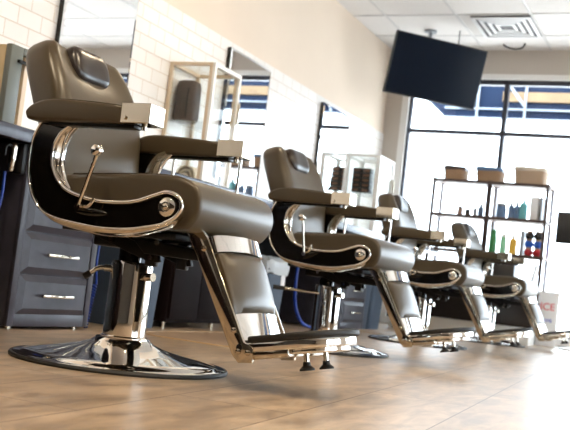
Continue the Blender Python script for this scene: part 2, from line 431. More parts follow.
        b = nb(); box(b, -.16, .14, y0+.016, y1-.016, .678, .690, .003); build('arm_rail', b, blackmatte, arm)
        if s > 0:
            for xx in (-.085, .170): b = nb(); cyl(b, (xx, .288, .688), (xx-.005, .288, .44), .0055, n=14); build('support_rod', b, chrome, arm)
        for xx in (-.02, .16):
            b = nb(); cyl(b, (xx, s*.276, .676), (xx, s*.276, .690), .008, n=12); build('bolt', b, steel, arm)
        
    # side panels: J-shaped black plate with chrome edging
    out = [(-.205, .690), (-.228, .640), (-.232, .585), (-.226, .530), (-.205, .475), (-.165, .432), (-.115, .413), (-.03, .402), (.061, .396), (.14, .400), (.20, .410), (.262, .426), (.298, .448), (.310, .475), (.296, .500), (.258, .510), (.222, .500), (.148, .476), (.049, .470), (-.02, .478), (-.083, .496), (-.122, .527), (-.147, .574), (-.147, .618), (-.127, .660), (-.090, .690)]
    loop = catmull(out[:-1], 4, False)+[Vector(out[-1])]
    def near(i): return min(range(len(loop)), key=lambda k: (loop[k]-Vector(out[i])).length)
    for s in (-1, 1):
        y0, y1 = sorted((s*.252, s*.268))
        b = nb(); prof(b, loop, y0, y1); pan = build('side_panel', b, blackgloss, root)
        # chrome flange along the inner curve (turned inward), slim lip along the outer curve
        y0, y1 = sorted((s*.232, s*.274))
        inn = loop[near(16):]; outr = loop[:near(14)+1]; nose = loop[near(11):near(18)]
        b = nb(); ribbon(b, inn, y0, y1, .007); tube(b, [Vector((p.x, s*.272, p.y)) for p in inn], .0058, 10); build('inner_trim', b, chrome, pan, angle=50)
        y0, y1 = sorted((s*.250, s*.272))
        b = nb(); ribbon(b, outr, y0, y1, .004); tube(b, [Vector((p.x, s*.271, p.y)) for p in outr], .0035, 10); build('outer_trim', b, chrome, pan, angle=50)
        y0, y1 = sorted((s*.250, s*.276))
        b = nb(); ribbon(b, nose, y0, y1, .006); tube(b, [Vector((p.x, s*.273, p.y)) for p in nose], .0058, 10); build('nose_trim', b, chrome, pan, angle=50)
        b = nb(); lathe(b, [(0, 0), (.026, 0), (.027, .006), (.022, .011), (.014, .012), (.013, .009), (0, .009)], 28, Matrix.Translation((.262, s*.267, .470)) @ Matrix.Rotation(-s*PI/2, 4, 'X')); hb = build('hinge_boss', b, chrome, pan)
        b = nb(); ball(b, (.262, s*.279, .470), .010, (1, .6, 1), 14); build('hinge_bolt', b, steel, hb)
        # polished underside that rolls inward below the panel
        bot = loop[near(4):near(12)+1]; N = len(bot); rows = []
        b = nb()
        for k, p in enumerate(bot):
            h_ = .021*math.sin(PI*k/(N-1))**.6; row = []
            for u in (0, .35, .7, 1.0):
                row.append(b.verts.new((p.x, s*(.268-.030*u*u), p.y+.004-(h_+.004)*math.sin(u*PI/2))))
            row.append(b.verts.new((p.x, s*.235, p.y+.006)))
            rows.append(row)
        for A_, B_ in zip(rows, rows[1:]):
            for q in range(4): b.faces.new((A_[q], A_[q+1], B_[q+1], B_[q]))
        build('underside_trim', b, steel, pan, angle=60)
        # front foot of the arm frame that ties to the armrest
        b = nb(); ribbon(b, catmull([(-.085, .690), (-.118, .674), (-.146, .628), (-.150, .574), (-.126, .524)], 6, False), *sorted((s*.224, s*.236)), .010); build('arm_bracket', b, chrome, pan, angle=60)
        oc = catmull([(-.083, .692), (-.122, .662), (-.143, .618), (-.144, .574), (-.121, .530), (-.083, .499)], 6, False)
        ic = catmull([(-.066, .692), (-.099, .662), (-.118, .618), (-.120, .577), (-.106, .536), (-.078, .500)], 6, False)
        b = nb(); prof(b, oc+ic[::-1], *sorted((s*.246, s*.262)), .002, 1); build('crescent_trim', b, chrome, pan, angle=50)
    # recline lever on the near side
    b = nb(); cyl(b, (-.012, -.30, .447), (.038, -.31, .598), .0062, n=14); cyl(b, (-.012, -.262, .447), (-.012, -.306, .447), .010, n=16)
    tube(b, [(-.012, -.29, .449), (.02, -.295, .452), (.034, -.292, .474)], .005, 8, 4)
    rl = build('recline_lever', b, steel, root)
    b = nb(); ball(b, (.041, -.311, .608), .0155, (1, .8, 1), 20); lathe(b, [(0, 0), (.015, 0), (.015, .008), (.010, .012), (0, .012)], 20, Matrix.Translation((.041, -.318, .608)) @ Matrix.Rotation(PI/2, 4, 'X')); build('lever_knob', b, chrome, rl)
    b = nb(); ball(b, (.012, -.268, .437), .05, (1.1, .12, .24), 20); build('lever_plate', b, blackgloss, rl)
    # footrest
    fr = [(.25, .448), (.270, .456), (.292, .450), (.306, .425), (.330, .402), (.347, .372), (.480, .130), (.512, .118), (.512, .078), (.470, .072), (.448, .092), (.300, .350), (.268, .400), (.25, .42)]
    fo = build('footrest', footcross(), blackmatte, root)
    for s in (-1, 1):
        y0, y1 = sorted((s*.133, s*.147))
        b = nb(); prof(b, [Vector(p) for p in fr], y0, y1, .003, 2); fa = build('footrest_arm', b, steel, fo)
        for (x_, z_) in ((.322, .372), (.447, .158), (.468, .103), (.497, .103)):
            b = nb(); lathe(b, [(0, 0), (.0085, 0), (.008, .004), (.004, .006), (0, .006)], 14, Matrix.Translation((x_, s*.146, z_)) @ Matrix.Rotation(-s*PI/2, 4, 'X')); build('bolt', b, steel, fa)
    # leg pad frame: direction down the shin
    d = Vector((.093, 0, -.21)).normalized(); n = Vector((-d.z, 0, d.x)); top = Vector((.334, 0, .400))
    MM = Matrix(((d.x, 0, n.x, top.x), (0, 1, 0, 0), (d.z, 0, n.z, top.z), (0, 0, 0, 1)))
    def slab(u0, u1, hw, t0, bulge, bev):
        b2 = nb(); secs = []
        for k in range(9):
            u = u0+(u1-u0)*k/8; e = 1-abs(2*k/8-1)**4*bev; loop = []
            for yy, q in sq(hw, t0, 48, 8):
                loop.append(Vector((u, yy*(.97+.03*e), q*e + (bulge*(1-(yy/hw)**2) if q > 0 else 0)*e)))
            secs.append(loop)
        loft(b2, secs); return b2
    lp = build('leg_pad', slab(.045, .222, .138, .022, .022, .35), leather, fo, angle=70, M=MM)
    build('upper_band', slab(-.005, .043, .142, .018, .020, .0), chrome, fo, angle=50, M=MM)
    build('lower_plate', slab(.224, .330, .143, .014, .020, .0), chrome, fo, angle=50, M=MM)
    # foot plate
    FM = Matrix.Translation((.480, 0, .100)) @ Matrix.Rotation(R(-12.0), 4, 'Y')
    def deck(x0, L, hw, z0, z1, bev, n=10):
        pts = [Vector((x0, -hw)), Vector((x0+L-hw*.8, -hw))]
        for k in range(1, n): 
            a = -PI/2+PI*k/n; pts.append(Vector((x0+L-hw*.8+math.cos(a)*hw*.8, math.sin(a)*hw)))
        pts += [Vector((x0+L-hw*.8, hw)), Vector((x0, hw))]
        b2 = nb(); a = [b2.verts.new((p.x, p.y, z0)) for p in pts]; f = b2.faces.new(a)
        e = bmesh.ops.extrude_face_region(b2, geom=[f]); bmesh.ops.translate(b2, vec=(0, 0, z1-z0), verts=[g for g in e['geom'] if isinstance(g, bmesh.types.BMVert)])
        if bev:
            rim = [ed for ed in b2.edges if abs(ed.verts[0].co.z-ed.verts[1].co.z) < 1e-6]
            bmesh.ops.bevel(b2, geom=rim, offset=bev, segments=2, affect='EDGES', profile=.5)
        return b2
    fp = build('foot_plate', deck(.0, .268, .142, .0, .026, .003), chrome, fo, angle=50, M=FM)
    b = nb(); box(b, .002, .135, -.141, .141, -.020, .002, .003); build('side_box', b, steel, fp, M=FM)
    build('tread_pad', deck(.020, .258, .147, .026, .044, .005), rubber, fp, angle=50, M=FM)
    build('under_tray', deck(.085, .165, .12, -.014, .0, .003), chrome, fp, angle=50, M=FM)
    for s in (-1, 1):
        b = nb(); cyl(b, (.155, s*.07, -.010), (.155, s*.07, -.040), .0075, n=14)
        st = build('bumper_stem', b, steel, fp, M=FM)
        b = nb(); lathe(b, [(0, -.060), (.021, -.060), (.021, -.055), (.011, -.046), (.010, -.036), (0, -.036)], 20, Matrix.Translation((.155, s*.07, 0)))
        build('bumper', b, rubber, st, M=FM)
    return root
def footcross():
    b = nb(); cyl(b, (.300, -.16, .43), (.300, .16, .43), .010, n=14); cyl(b, (.47, -.15, .115), (.47, .15, .115), .009, n=14)
    prof(b, [(.30, .40), (.325, .392), (.42, .14), (.41, .13)], -.10, .10, .002)
    return b

CX, CY, STEP = -1.62, 2.47, 1.64
def swing(o, a, p):
    o.rotation_euler = (0, a, 0); p = Vector(p); o.location = p-Matrix.Rotation(a, 3, 'Y') @ p
chair = make_chair()
chair.location = (-1.625, 2.485, 0); chair.rotation_euler = (0, 0, R(-.7))
tag(chair, 'taupe leather barber chair closest to the viewer, largest of the row', 'barber chair', 'barber chairs in a row')
LBL = ['taupe leather barber chair second from the viewer, directly behind the nearest one',
       'taupe leather barber chair third in the row, between second and farthest chairs',
       'taupe leather barber chair farthest away, in front of the window shelving']
for k in range(3):
    c = copy_tree(chair); c.location = ((-1.726, 4.397, 0), (-1.775, 6.26, 0), (-1.70, 8.03, 0))[k]; c['label'] = LBL[k]
    c.rotation_euler = (0, 0, R((-3.6, -1.6, -3)[k]))
    for ch in c.children:      # backrests and levers are set a little differently on each chair
        if ch.name.startswith(('backrest', 'head_pillow')): swing(ch, R((2, 6, 4)[k]), (-.15, 0, .50))
        if ch.name.startswith('recline_lever'): swing(ch, R((-26, -10, 0)[k]), (-.012, 0, .447))
    if k == 0:
        for ch in c.children:
            if ch.name.startswith('pump_lever'):
                b = nb(); tube(b, [(-.018, -.045, .272), (-.06, -.08, .272), (-.19, -.13, .275)], .007, 10, 4)
                ch.data = ch.data.copy(); me = ch.data
                bmesh.ops.recalc_face_normals(b, faces=b.faces); me.clear_geometry(); b.to_mesh(me); b.free()
                for p in me.polygons: p.use_smooth = True
                t_ = [q for q in ch.children][0]; t_.data = t_.data.copy()
                b = nb(); cyl(b, (-.185, -.128, .275), (-.235, -.150, .276), .0105); t_.data.clear_geometry(); b.to_mesh(t_.data); b.free()

# thin floor mats tucked between chairs and cabinets
def rounded(x0, x1, y0, y1, r, grow=0.0):
    out = []
    x0 -= grow; x1 += grow; y0 -= grow; y1 += grow; r += grow
    for cx_, cy_, a0 in ((x1-r, y1-r, 0), (x0+r, y1-r, 90), (x0+r, y0+r, 180), (x1-r, y0+r, 270)):
        for k in range(9): a = R(a0+90*k/8); out.append((cx_+r*math.cos(a), cy_+r*math.sin(a)))
    return out
for (x0, x1, y0, y1, lab) in ((-2.36, -1.78, 3.655, 4.60, 'thin tan floor mat beside the second barber chair base'), (-2.50, -1.95, 6.84, 7.75, 'thin tan floor mat beside the farthest barber chair base')):
    r_ = empty('floor_mat', ((x0+x1)/2, (y0+y1)/2, 0), 0, lab, 'mat', 'thin mats by the chairs'); a = (x1-x0)/2; c_ = (y1-y0)/2
    lp_ = rounded(-a, a, -c_, c_, .16)
    b = nb(); loft(b, [[Vector((p[0], p[1], z)) for p in lp_] for z in (0, .003)]); build('mat_sheet', b, matm, r_, smooth=False)
    b = nb(); o1 = rounded(-a, a, -c_, c_, .16, .012); rows = [[b.verts.new((p[0], p[1], z)) for p in lst] for lst, z in ((lp_, .0), (lp_, .005), (o1, .004), (o1, .0))]
    N = len(lp_)
    for A_, B_ in ((0, 1), (1, 2), (2, 3), (3, 0)):
        for k in range(N): b.faces.new((rows[A_][k], rows[A_][(k+1) % N], rows[B_][(k+1) % N], rows[B_][k]))
    build('mat_edge', b, matedge, r_, smooth=False)

# ------------------------------------------------------------------ workstations along the left wall
b = nb(); box(b, WX+.013, -2.43, -1.70, 8.93, .735, .772, .006); box(b, -2.452, -2.428, -1.70, 8.93, .722, .7745, .004)
tag(build('worktop', b, navytop), 'long dark worktop running along the tiled wall', 'worktop')
b = nb(); box(b, -2.99, -2.97, -1.69, 8.92, 0.0, .734); tag(build('shade_panel', b, blackmatte, smooth=False), 'black sheet standing in for the shade under the worktop', 'panel')  # black sheet that paints in the shade of the void under the worktop
b = nb(); box(b, -2.95, -2.55, 2.02, 2.91, .50, .53, .003)
tag(build('under_shelf', b, navy), 'slate shelf in the open bay left of the drawer cabinet', 'shelf')
def drawer_cabinet(y0, y1, label, m=navy):
    r_ = empty('drawer_cabinet', (-2.45, (y0+y1)/2, 0), 0, label, 'cabinet', 'slate drawer cabinets under the worktop'); w_ = (y1-y0)/2
    b = nb(); box(b, -.50, -.012, -w_, w_, .012, .721, .003); 
    box(b, -.02, 0, -w_, -w_+.035, .012, .721, .002); box(b, -.02, 0, w_-.035, w_, .012, .721, .002); box(b, -.02, -.001, -w_+.03, w_-.03, .012, .062, .002)
    build('body', b, m, r_)
    zs = [.058, .222, .388, .553, .716]
    for z0, z1 in zip(zs, zs[1:]):
        z1 -= .006
        # raised panel with broad bevelled border
        b = nb(); a = w_-.038; e = .026
        o_ = [b.verts.new((-.004, yy, zz)) for yy, zz in ((-a, z0), (a, z0), (a, z1), (-a, z1))]
        i_ = [b.verts.new((.011, yy, zz)) for yy, zz in ((-a+e, z0+e), (a-e, z0+e), (a-e, z1-e), (-a+e, z1-e))]
        k_ = [b.verts.new((-.014, yy, zz)) for yy, zz in ((-a, z0), (a, z0), (a, z1), (-a, z1))]
        b.faces.new(i_); b.faces.new(k_)
        for q in range(4):
            b.faces.new((o_[q], o_[(q+1) % 4], i_[(q+1) % 4], i_[q])); b.faces.new((k_[q], k_[(q+1) % 4], o_[(q+1) % 4], o_[q]))
        d_ = build('drawer', b, m, r_, smooth=False)
        zc = (z0+z1)/2
        b = nb(); box(b, .009, .030, -.086, -.076, zc-.005, zc+.005, .002); box(b, .009, .030, .076, .086, zc-.005, zc+.005, .002)
        box(b, .022, .033, -.10, .10, zc-.0065, zc+.0065, .003)
        build('handle', b, steel, d_)
    for s in (-1, 1):
        for xx in (-.04, -.45):
            b = nb(); cyl(b, (xx, s*(w_-.05), 0), (xx, s*(w_-.05), .032), .014, n=16); build('foot', b, steel, r_)
    return r_
dc = drawer_cabinet(2.92, 3.44, 'slate drawer cabinet with bar handles behind the nearest chair')
b = nb(); box(b, -.07, -.01, -.285, -.26, .60, .72, .004); build('tool_holder', b, blackmatte, dc)
drawer_cabinet(6.50, 7.03, 'slate drawer cabinet seen past the second chair pedestal')
# espresso cupboards added left of view so the chair panels reflect something dark
for yc, lab in ((.60, 'added espresso cupboard out of view next to the open bay, for dark reflections'), (-.32, 'middle added espresso cupboard out of view, for dark reflections'), (-1.24, 'last added espresso cupboard out of view at the worktop end, for dark reflections')):
    r_ = empty('reflection_cupboard', (-2.48, yc, 0), 0, lab, 'cupboard', 'cupboards added for dark reflections')
    b = nb(); box(b, -.48, 0, -.45, .45, .06, .721, .004); box(b, -.46, -.03, -.44, .44, 0, .06); build('body', b, espresso, r_)
    for s_ in (-1, 1):
        y0, y1 = sorted((s_*.003, s_*.44)); b = nb(); box(b, 0, .018, y0, y1, .08, .712, .004); d_ = build('door', b, espresso, r_)
        b = nb(); box(b, .018, .04, s_*.03-.006, s_*.03+.006, .50, .66, .003); build('handle', b, steel, d_)
# espresso cupboard
r_ = empty('cupboard', (-2.52, 4.50, 0), 0, 'dark espresso cupboard under the worktop between grey bins', 'cupboard')
b = nb(); box(b, -.42, 0, -.30, .30, .03, .721, .004); build('body', b, espresso, r_)
for s in (-1, 1):
    y0, y1 = sorted((s*.004, s*.29)); b = nb(); box(b, 0, .016, y0, y1, .05, .712, .004); d_ = build('door', b, espresso, r_)
    b = nb(); box(b, .016, .032, s*.03-.006, s*.03+.006, .40, .52, .003); build('handle', b, steel, d_)
    for xx in (-.04, -.38):
        b = nb(); cyl(b, (xx, s*.26, 0), (xx, s*.26, .032), .013, n=14); build('foot', b, steel, r_)
def bin_(y0, y1, h, label, group=None, sticker=False, liner=False, x1=-2.5):
    w_ = (y1-y0)/2; D = .34
    r_ = empty('waste_bin', (x1-D/2, (y0+y1)/2, 0), 0, label, 'bin', group)
    b = nb(); secs = []
    for z, f in ((0.0, .86), (.02, .88), (h*.9, .99), (h-.02, 1.0)):
        secs.append([Vector((q*f, yy*f, z)) for yy, q in sq(w_, D/2, 40, 8)])
    loft(b, secs); build('body', b, bluegrey, r_)
    b = nb(); secs = [[Vector((q, yy, z)) for yy, q in sq(w_*f, D/2*f, 40, 8)] for z, f in ((h-.03, 1.04), (h-.005, 1.04), (h+.005, 1.01), (h+.02, .7))]
    loft(b, secs); build('lid', b, bluegrey, r_)
    if sticker:
        b = nb(); box(b, D/2*.985, D/2*.985+.002, w_-.11, w_-.05, h*.68, h*.90); build('sticker', b, paper, r_, smooth=False)
    if liner:
        b = nb(); ribs = []
        for z, f in ((h-.05, 1.06), (h-.01, 1.09), (h+.03, 1.05), (h+.05, .9)):
            ribs.append([Vector((q*f*(1+.03*math.sin(k*1.7)), yy*f*(1+.03*math.cos(k*2.3)), z+.008*math.sin(k*1.1))) for k, (yy, q) in enumerate(sq(w_, D/2, 40, 6))])
        loft(b, ribs); build('bag_liner', b, glass_bag, r_)
glass_bag = mat('translucent_bag', (0.6, 0.65, 0.7), 0.3, trans=0.3)
bin_(3.84, 4.13, .52, 'blue-grey waste bin right of the nearest chair pedestal')
bin_(5.31, 5.63, .40, 'blue-grey waste bin with white label and bag liner', sticker=True, liner=True)
bin_(7.09, 7.35, .46, 'blue-grey bin directly right of the distant drawer cabinet', 'pair of distant grey bins')
bin_(7.38, 7.68, .46, 'right-hand blue-grey bin of the distant pair', 'pair of distant grey bins')
# cables and tools
b = nb(); pts = [(-2.52, 3.56, .7345), (-2.50, 3.54, .5), (-2.50, 3.52, .32), (-2.48, 3.51, .20)]
P = catmull(pts, 8, False); tube(b, P, .0045, 8)
q = []
for k in range(140):
    a = k*.7; z = .20-.197*k/140
    q.append(Vector((-2.48+.009*math.cos(a), 3.50-.03*k/140+.009*math.sin(a), z)))
tube(b, q, .003, 6)
tag(build('coiled_cable', b, blueplastic), 'coiled blue cable hanging beside the near drawer cabinet', 'cable')
b = nb(); tube(b, [(-2.62, 5.98, .72), (-2.6, 5.98, .5), (-2.6, 6.0, .2), (-2.58, 6.08, .06), (-2.56, 6.2, .014), (-2.56, 6.36, .012)], .012, 10, 8)
tag(build('blue_hose', b, blueplastic), 'dark blue hose hanging in the dark bay behind the second chair', 'hose')
b = nb(); tube(b, [(-2.50, 2.85, .60), (-2.49, 2.84, .50), (-2.48, 2.80, .35), (-2.48, 2.78, .2), (-2.5, 2.74, .008)], .006, 8, 6)
tag(build('blue_cable', b, blueplastic), 'thin blue cable hanging below the clippers at left edge', 'cable')
# clippers hanging on the cabinet side
r_ = empty('hair_clipper', (-2.49, 2.87, .66), 0, 'silver and tan hair clipper hanging beside the near cabinet', 'clipper')
b = nb(); secs = []
for z, w_, t_ in ((-.07, .010, .010), (-.06, .016, .014), (0, .020, .017), (.05, .022, .018), (.07, .018, .012)):
    secs.append([Vector((yy*.7, q*.8, z*.8)) for yy, q in sq(w_, t_, 24, 3)])
loft(b, secs); build('body', b, steel, r_)
b = nb(); box(b, -.02, .02, -.012, .012, .068, .088, .002); build('blade', b, steel, r_)
b = nb(); tube(b, [(0, -.008, .04), (-.0, -.03, .045), (.005, -.05, .03), (.005, -.05, .0)], .005, 10, 5); build('hook', b, blackmatte, r_)
# ------------------------------------------------------------------ mirrors
for k, lab in enumerate(('large frameless wall mirror behind the nearest chair', 'middle wall mirror, right of the first glass case', 'farthest wall mirror, left of the distant white case')):
    y0 = (3.99, 5.87, 7.66)[k]
    y1 = y0+.672
    r_ = empty('wall_mirror', (WX+.013, (y0+y1)/2, .89), 0, lab, 'mirror', 'mirrors on the tiled wall')
    h = 1.035
    b = nb(); box(b, 0, .030, -.336, .336, 0, h); build('backing', b, blackgloss, r_, smooth=False)
    # bevelled glass face
    b = nb(); e = .018
    o_ = [b.verts.new((.0305, yy, zz)) for yy, zz in ((-.336, 0), (.336, 0), (.336, h), (-.336, h))]
    i_ = [b.verts.new((.0345, yy, zz)) for yy, zz in ((-.336+e, e), (.336-e, e), (.336-e, h-e), (-.336+e, h-e))]
    b.faces.new(i_); b.faces.new(o_)
    for q in range(4): b.faces.new((o_[q], o_[(q+1) % 4], i_[(q+1) % 4], i_[q]))
    build('mirror_glass', b, mirrorm, r_, smooth=False)

# ------------------------------------------------------------------ glass display cases on the worktop
def glass_case(y0, y1, x0, x1, z1, label, fm, shelf_z):
    r_ = empty('display_case', ((x0+x1)/2, (y0+y1)/2, .772), 0, label, 'display case', 'glass cases on the worktop')
    X = (x1-x0)/2; Y = (y1-y0)/2; H = z1-.772; t = .022
    b = nb()
    for sx in (-1, 1):
        for sy in (-1, 1): box(b, *sorted((sx*X, sx*(X-t))), *sorted((sy*Y, sy*(Y-t))), 0, H)
    for z_ in (0, H-t):
        for sy in (-1, 1): box(b, -X+t, X-t, *sorted((sy*Y, sy*(Y-t))), z_, z_+t)
        for sx in (-1, 1): box(b, *sorted((sx*X, sx*(X-t))), -Y+t, Y-t, z_, z_+t)
    build('frame', b, fm, r_, smooth=False)
    b = nb(); box(b, -X+.004, X-.004, -Y+.004, Y-.004, H, H+.004); build('top_pane', b, caseglass, r_, smooth=False)
    for s in (-1, 1):
        b = nb(); box(b, -X+t, X-t, s*(Y-.011)-.002, s*(Y-.011)+.002, t, H-t); build('side_pane', b, caseglass, r_, smooth=False)
    b = nb(); box(b, -X+t, X-t, -Y+t, Y-t, shelf_z-.772-.004, shelf_z-.772+.002); build('shelf', b, caseglass, r_, smooth=False)
    # door frame slightly proud
    b = nb(); d = .018; e = .024
    box(b, X+.001, X+d, -Y, -Y+e, 0, H); box(b, X+.001, X+d, Y-e, Y, 0, H); box(b, X+.001, X+d, -Y+e, Y-e, 0, e); box(b, X+.001, X+d, -Y+e, Y-e, H-e, H)
    dr = build('door', b, whiteframe, r_, smooth=False)
    b = nb(); box(b, X+.007, X+.010, -Y+e, Y-e, e, H-e); build('door_pane', b, caseglass, dr, smooth=False)
    b = nb(); box(b, X+d, X+d+.018, Y-.016, Y-.006, H*.62, H*.78, .003); build('handle', b, steel, dr)
    return r_
glass_case(5.135, 5.50, WX+.02, -2.965, 1.625, 'cream framed glass case holding a brown bag, middle of the worktop', cream, 1.250)
glass_case(8.45, 8.885, WX+.02, -2.965, 1.60, 'white framed glass case with black boxes at the far worktop end', whiteframe, 1.235)
# bag
b = nb(); secs = []
for z, f in ((0, .8), (.012, .95), (.04, 1), (.15, .98), (.235, .95), (.265, .85), (.275, .6)):
    secs.append([Vector((q*f, yy*f, z)) for yy, q in sq(.055, .080, 36, 4)])
loft(b, secs); o = build('leather_bag', b, brownbag, angle=60); o.location = (-3.195, 5.26, 1.253); tag(o, 'brown leather case standing inside the cream framed glass case', 'bag')
b = nb(); tube(b, [(.03, -.054, .22), (.03, -.060, .15), (.03, -.056, .03)], .004, 6); build('strap', b, blackmatte, o)
# bottle by the bag
def bottle(name, loc, r, h, m, capm, label, cat='bottle', group=None, neck=.45, capr=.5):
    b = nb(); lathe(b, [(0, 0), (r, 0), (r*1.02, h*.04), (r, h*.62), (r*.9, h*.70), (r*neck, h*.78), (r*neck, h*.84), (0, h*.84)], 20)
    o = build(name, b, m); o.location = loc; tag(o, label, cat, group)
    b = nb(); lathe(b, [(r*capr, h*.82), (r*capr, h), (0, h), ], 16); lathe(b, [(0, h*.82), (r*capr, h*.82)], 16); build('cap', b, capm, o)
    return o
bottle('spray_bottle', (-3.07, 5.33, 1.253), .022, .17, c_grey, c_black, 'small grey bottle beside the brown bag in glass case')
# rolled towels on the floor of the case
def roll(name, loc, r, L, m, label, group):
    b = nb(); pts = []
    for k in range(60):
        a = k*.32; rr = r*(.12+.88*k/59); pts.append((math.cos(a)*rr, math.sin(a)*rr+r))
    secs = []
    ribbon(b, [Vector((p[0], p[1])) for p in pts], -L/2, L/2, .010)
    o = build(name, b, m, angle=60); o.location = loc; tag(o, label, 'towel', group); return o
roll('rolled_towel', (-3.09, 5.24, .812), .085, .13, towelm, 'near rolled cream towel at the bottom of the first glass case', 'rolled towels in the glass case')
roll('rolled_towel', (-3.09, 5.40, .812), .075, .13, towelm, 'far rolled cream towel at the bottom of the first glass case', 'rolled towels in the glass case')
# black boxes in far case
k = 0
NM = ['bottom', 'second from bottom', 'middle', 'second from top', 'top']
for c_ in range(2):
    for z_ in range(5):
        b = nb(); box(b, -.042, .042, -.055, .055, 0, .044, .003); o = build('black_box', b, c_black); o.location = (-3.19+.094*c_, 8.56, 1.239+z_*.0475)
        tag(o, '%s black box of the %s stack in the far case' % (NM[z_], ('left', 'right')[c_]), 'box', 'black boxes in the far glass case')
        b = nb(); box(b, -.030, .030, -.0565, -.055, .012, .032); build('box_label', b, c_brown, o, smooth=False)
b = nb(); box(b, -.02, .02, -.02, .02, 0, .04, .004); tube(b, [(0, 0, .04), (.004, 0, .08), (-.004, 0, .12)], .008, 8, 4); ball(b, (-.004, 0, .13), .015)
o = build('shaving_brush', b, c_black); o.location = (-3.01, 8.62, 1.239); tag(o, 'upright black brush right of the box stacks in far case', 'brush')
# towel warmer at the left edge
r_ = empty('towel_cabinet', (-2.84, 3.25, .773), 0, 'tan towel cabinet with grey trim on worktop at the left edge', 'cabinet')
b = nb(); box(b, -.12, .118, -.24, .20, 0, .372, .003); build('body', b, tanbox, r_)
b = nb(); 
box(b, .118, .150, -.242, -.165, -.0, .376, .006); box(b, .118, .150, .14, .202, 0, .376, .006); box(b, .118, .150, -.165, .14, .345, .376, .004); box(b, .118, .150, -.165, .14, 0, .03, .004)
build('front_trim', b, greyframe, r_)
b = nb(); box(b, .125, .142, -.14, -.115, .03, .34); box(b, .125, .142, .115, .14, .03, .34); box(b, .125, .142, -.115, .115, .315, .34); box(b, .125, .142, -.115, .115, .03, .05)
dr = build('door', b, cream, r_, smooth=False)
b = nb(); box(b, .128, .132, -.115, .115, .05, .315); build('door_pane', b, whiteframe, dr, smooth=False)
b = nb(); box(b, .142, .165, -.20, -.10, .305, .318, .003); build('latch', b, blackmatte, dr)
# a low striped towel stack on the worktop between mirror 1 and the case
# ------------------------------------------------------------------ television hanging from the ceiling
yaw, pit = .825, .256
Rv = Vector((math.cos(yaw), math.sin(yaw), 0)); Nv = Vector((math.sin(yaw), -math.cos(yaw), 0)); Uz = Vector((0, 0, 1))
Uv = Uz*math.cos(pit)+Nv*math.sin(pit); Nn = Rv.cross(Uv)
c0 = Vector((-2.54, 8.60, 2.453))
tv = empty('television', c0, 0, 'flat black television hanging tilted from the ceiling', 'television')
M4 = Matrix(((Rv.x, Nn.x, Uv.x, 0), (Rv.y, Nn.y, Uv.y, 0), (Rv.z, Nn.z, Uv.z, 0), (0, 0, 0, 1)))   # local x right, y towards viewer, z up
hw, hh = .502, .291
b = nb(); box(b, -hw, hw, -.035, 0, -hh, hh, .006); build('housing', b, tvbezel, tv, M=M4)
b = nb(); box(b, -hw+.012, hw-.012, 0, .002, -hh+.016, hh-.012); build('screen', b, screen_m, tv, smooth=False, M=M4)
b = nb(); box(b, -.14, .14, -.07, -.035, -.12, .12, .006); build('back_housing', b, tvbezel, tv, M=M4)
pb = c0 - Nn*.20
b = nb(); box(b, -.05, .05, -.22, -.068, -.03, .07, .004, M=M4)
cyl(b, (pb.x-c0.x, pb.y-c0.y, .04), (pb.x-c0.x, pb.y-c0.y, CZ-c0.z), .019); cyl(b, (pb.x-c0.x, pb.y-c0.y, CZ-c0.z-.02), (pb.x-c0.x, pb.y-c0.y, CZ-c0.z), .06)
build('ceiling_mount', b, c_grey, tv)
b = nb(); e1 = c0+Rv*.20-Nn*.04+Uv*.2; tube(b, [e1-c0, e1-c0+Vector((0, .0, CZ-e1.z))], .005, 8); build('support_rod', b, blackmatte, tv)
b = nb(); tube(b, [(-2.07, 9.2, CZ-.005), (-2.04, 9.18, CZ-.03), (-1.96, 9.16, CZ-.06), (-1.88, 9.16, CZ-.05), (-1.85, 9.16, CZ-.003)], .008, 8, 6)
tag(build('power_cable', b, blackmatte), 'short black cable looping from the ceiling right of the television', 'cable')

# ------------------------------------------------------------------ shelving in front of the window
shelf_start = set(COL.objects)
sh = empty('shelving_unit', (-1.845, 8.44, 0), 0, 'dark brown open metal shelving in front of the bright window', 'shelving')
b = nb()
for xx in (-.50, -.008, .008, .50):
    box(b, xx-.013, xx+.013, -.156, -.13, .028, 1.40)
build('front_post', b, shelfmetal, sh, smooth=False)
for xx in (-.50, 0, .50):
    b = nb(); box(b, xx-.014, xx+.014, .13, .15, .028, 1.40); build('rear_post', b, shelfpost, sh, smooth=False)
LV = [.10, .445, .755, 1.065, 1.375]
for z in LV:
    b = nb(); box(b, -.515, .515, -.16, .155, z, z+.020, .002); build('shelf_board', b, shelfwood, sh)
for z in LV:
    b = nb(); box(b, -.51, .51, -.164, -.156, z-.008, z+.014); build('shelf_rail', b, shelfmetal, sh, smooth=False)
SX, SY = -1.845, 8.40
def basket(x0, x1, h, m, lin, label):
    w_ = (x1-x0)/2
    r_ = empty('wicker_basket', ((x0+x1)/2, SY, 1.397), 0, label, 'basket', 'wicker baskets on top of the shelving')
    b = nb(); secs = []
    for z, f in ((0, .90), (.01, .93), (h*.5, .97), (h-.012, 1.0)): secs.append([Vector((yy*f, q*f, z)) for yy, q in sq(w_, .11, 36, 7)])
    loft(b, secs); build('body', b, m, r_)
    b = nb(); secs = [[Vector((yy*(f+.012*math.sin(k*1.9)), q*f, z+.005*math.sin(k*2.7))) for k, (yy, q) in enumerate(sq(w_, .11, 36, 7))] for z, f in ((h-.022, 1.03), (h+.004, 1.04), (h+.008, .9))]
    loft(b, secs); build('liner', b, lin, r_)
basket(-2.275, -2.085, .108, wicker, shelfmetal, 'smallest wicker basket with dark rim, leftmost on the shelving')
basket(-1.985, -1.755, .115, wicker, c_dblue, 'middle wicker basket with dark teal liner on the shelving')
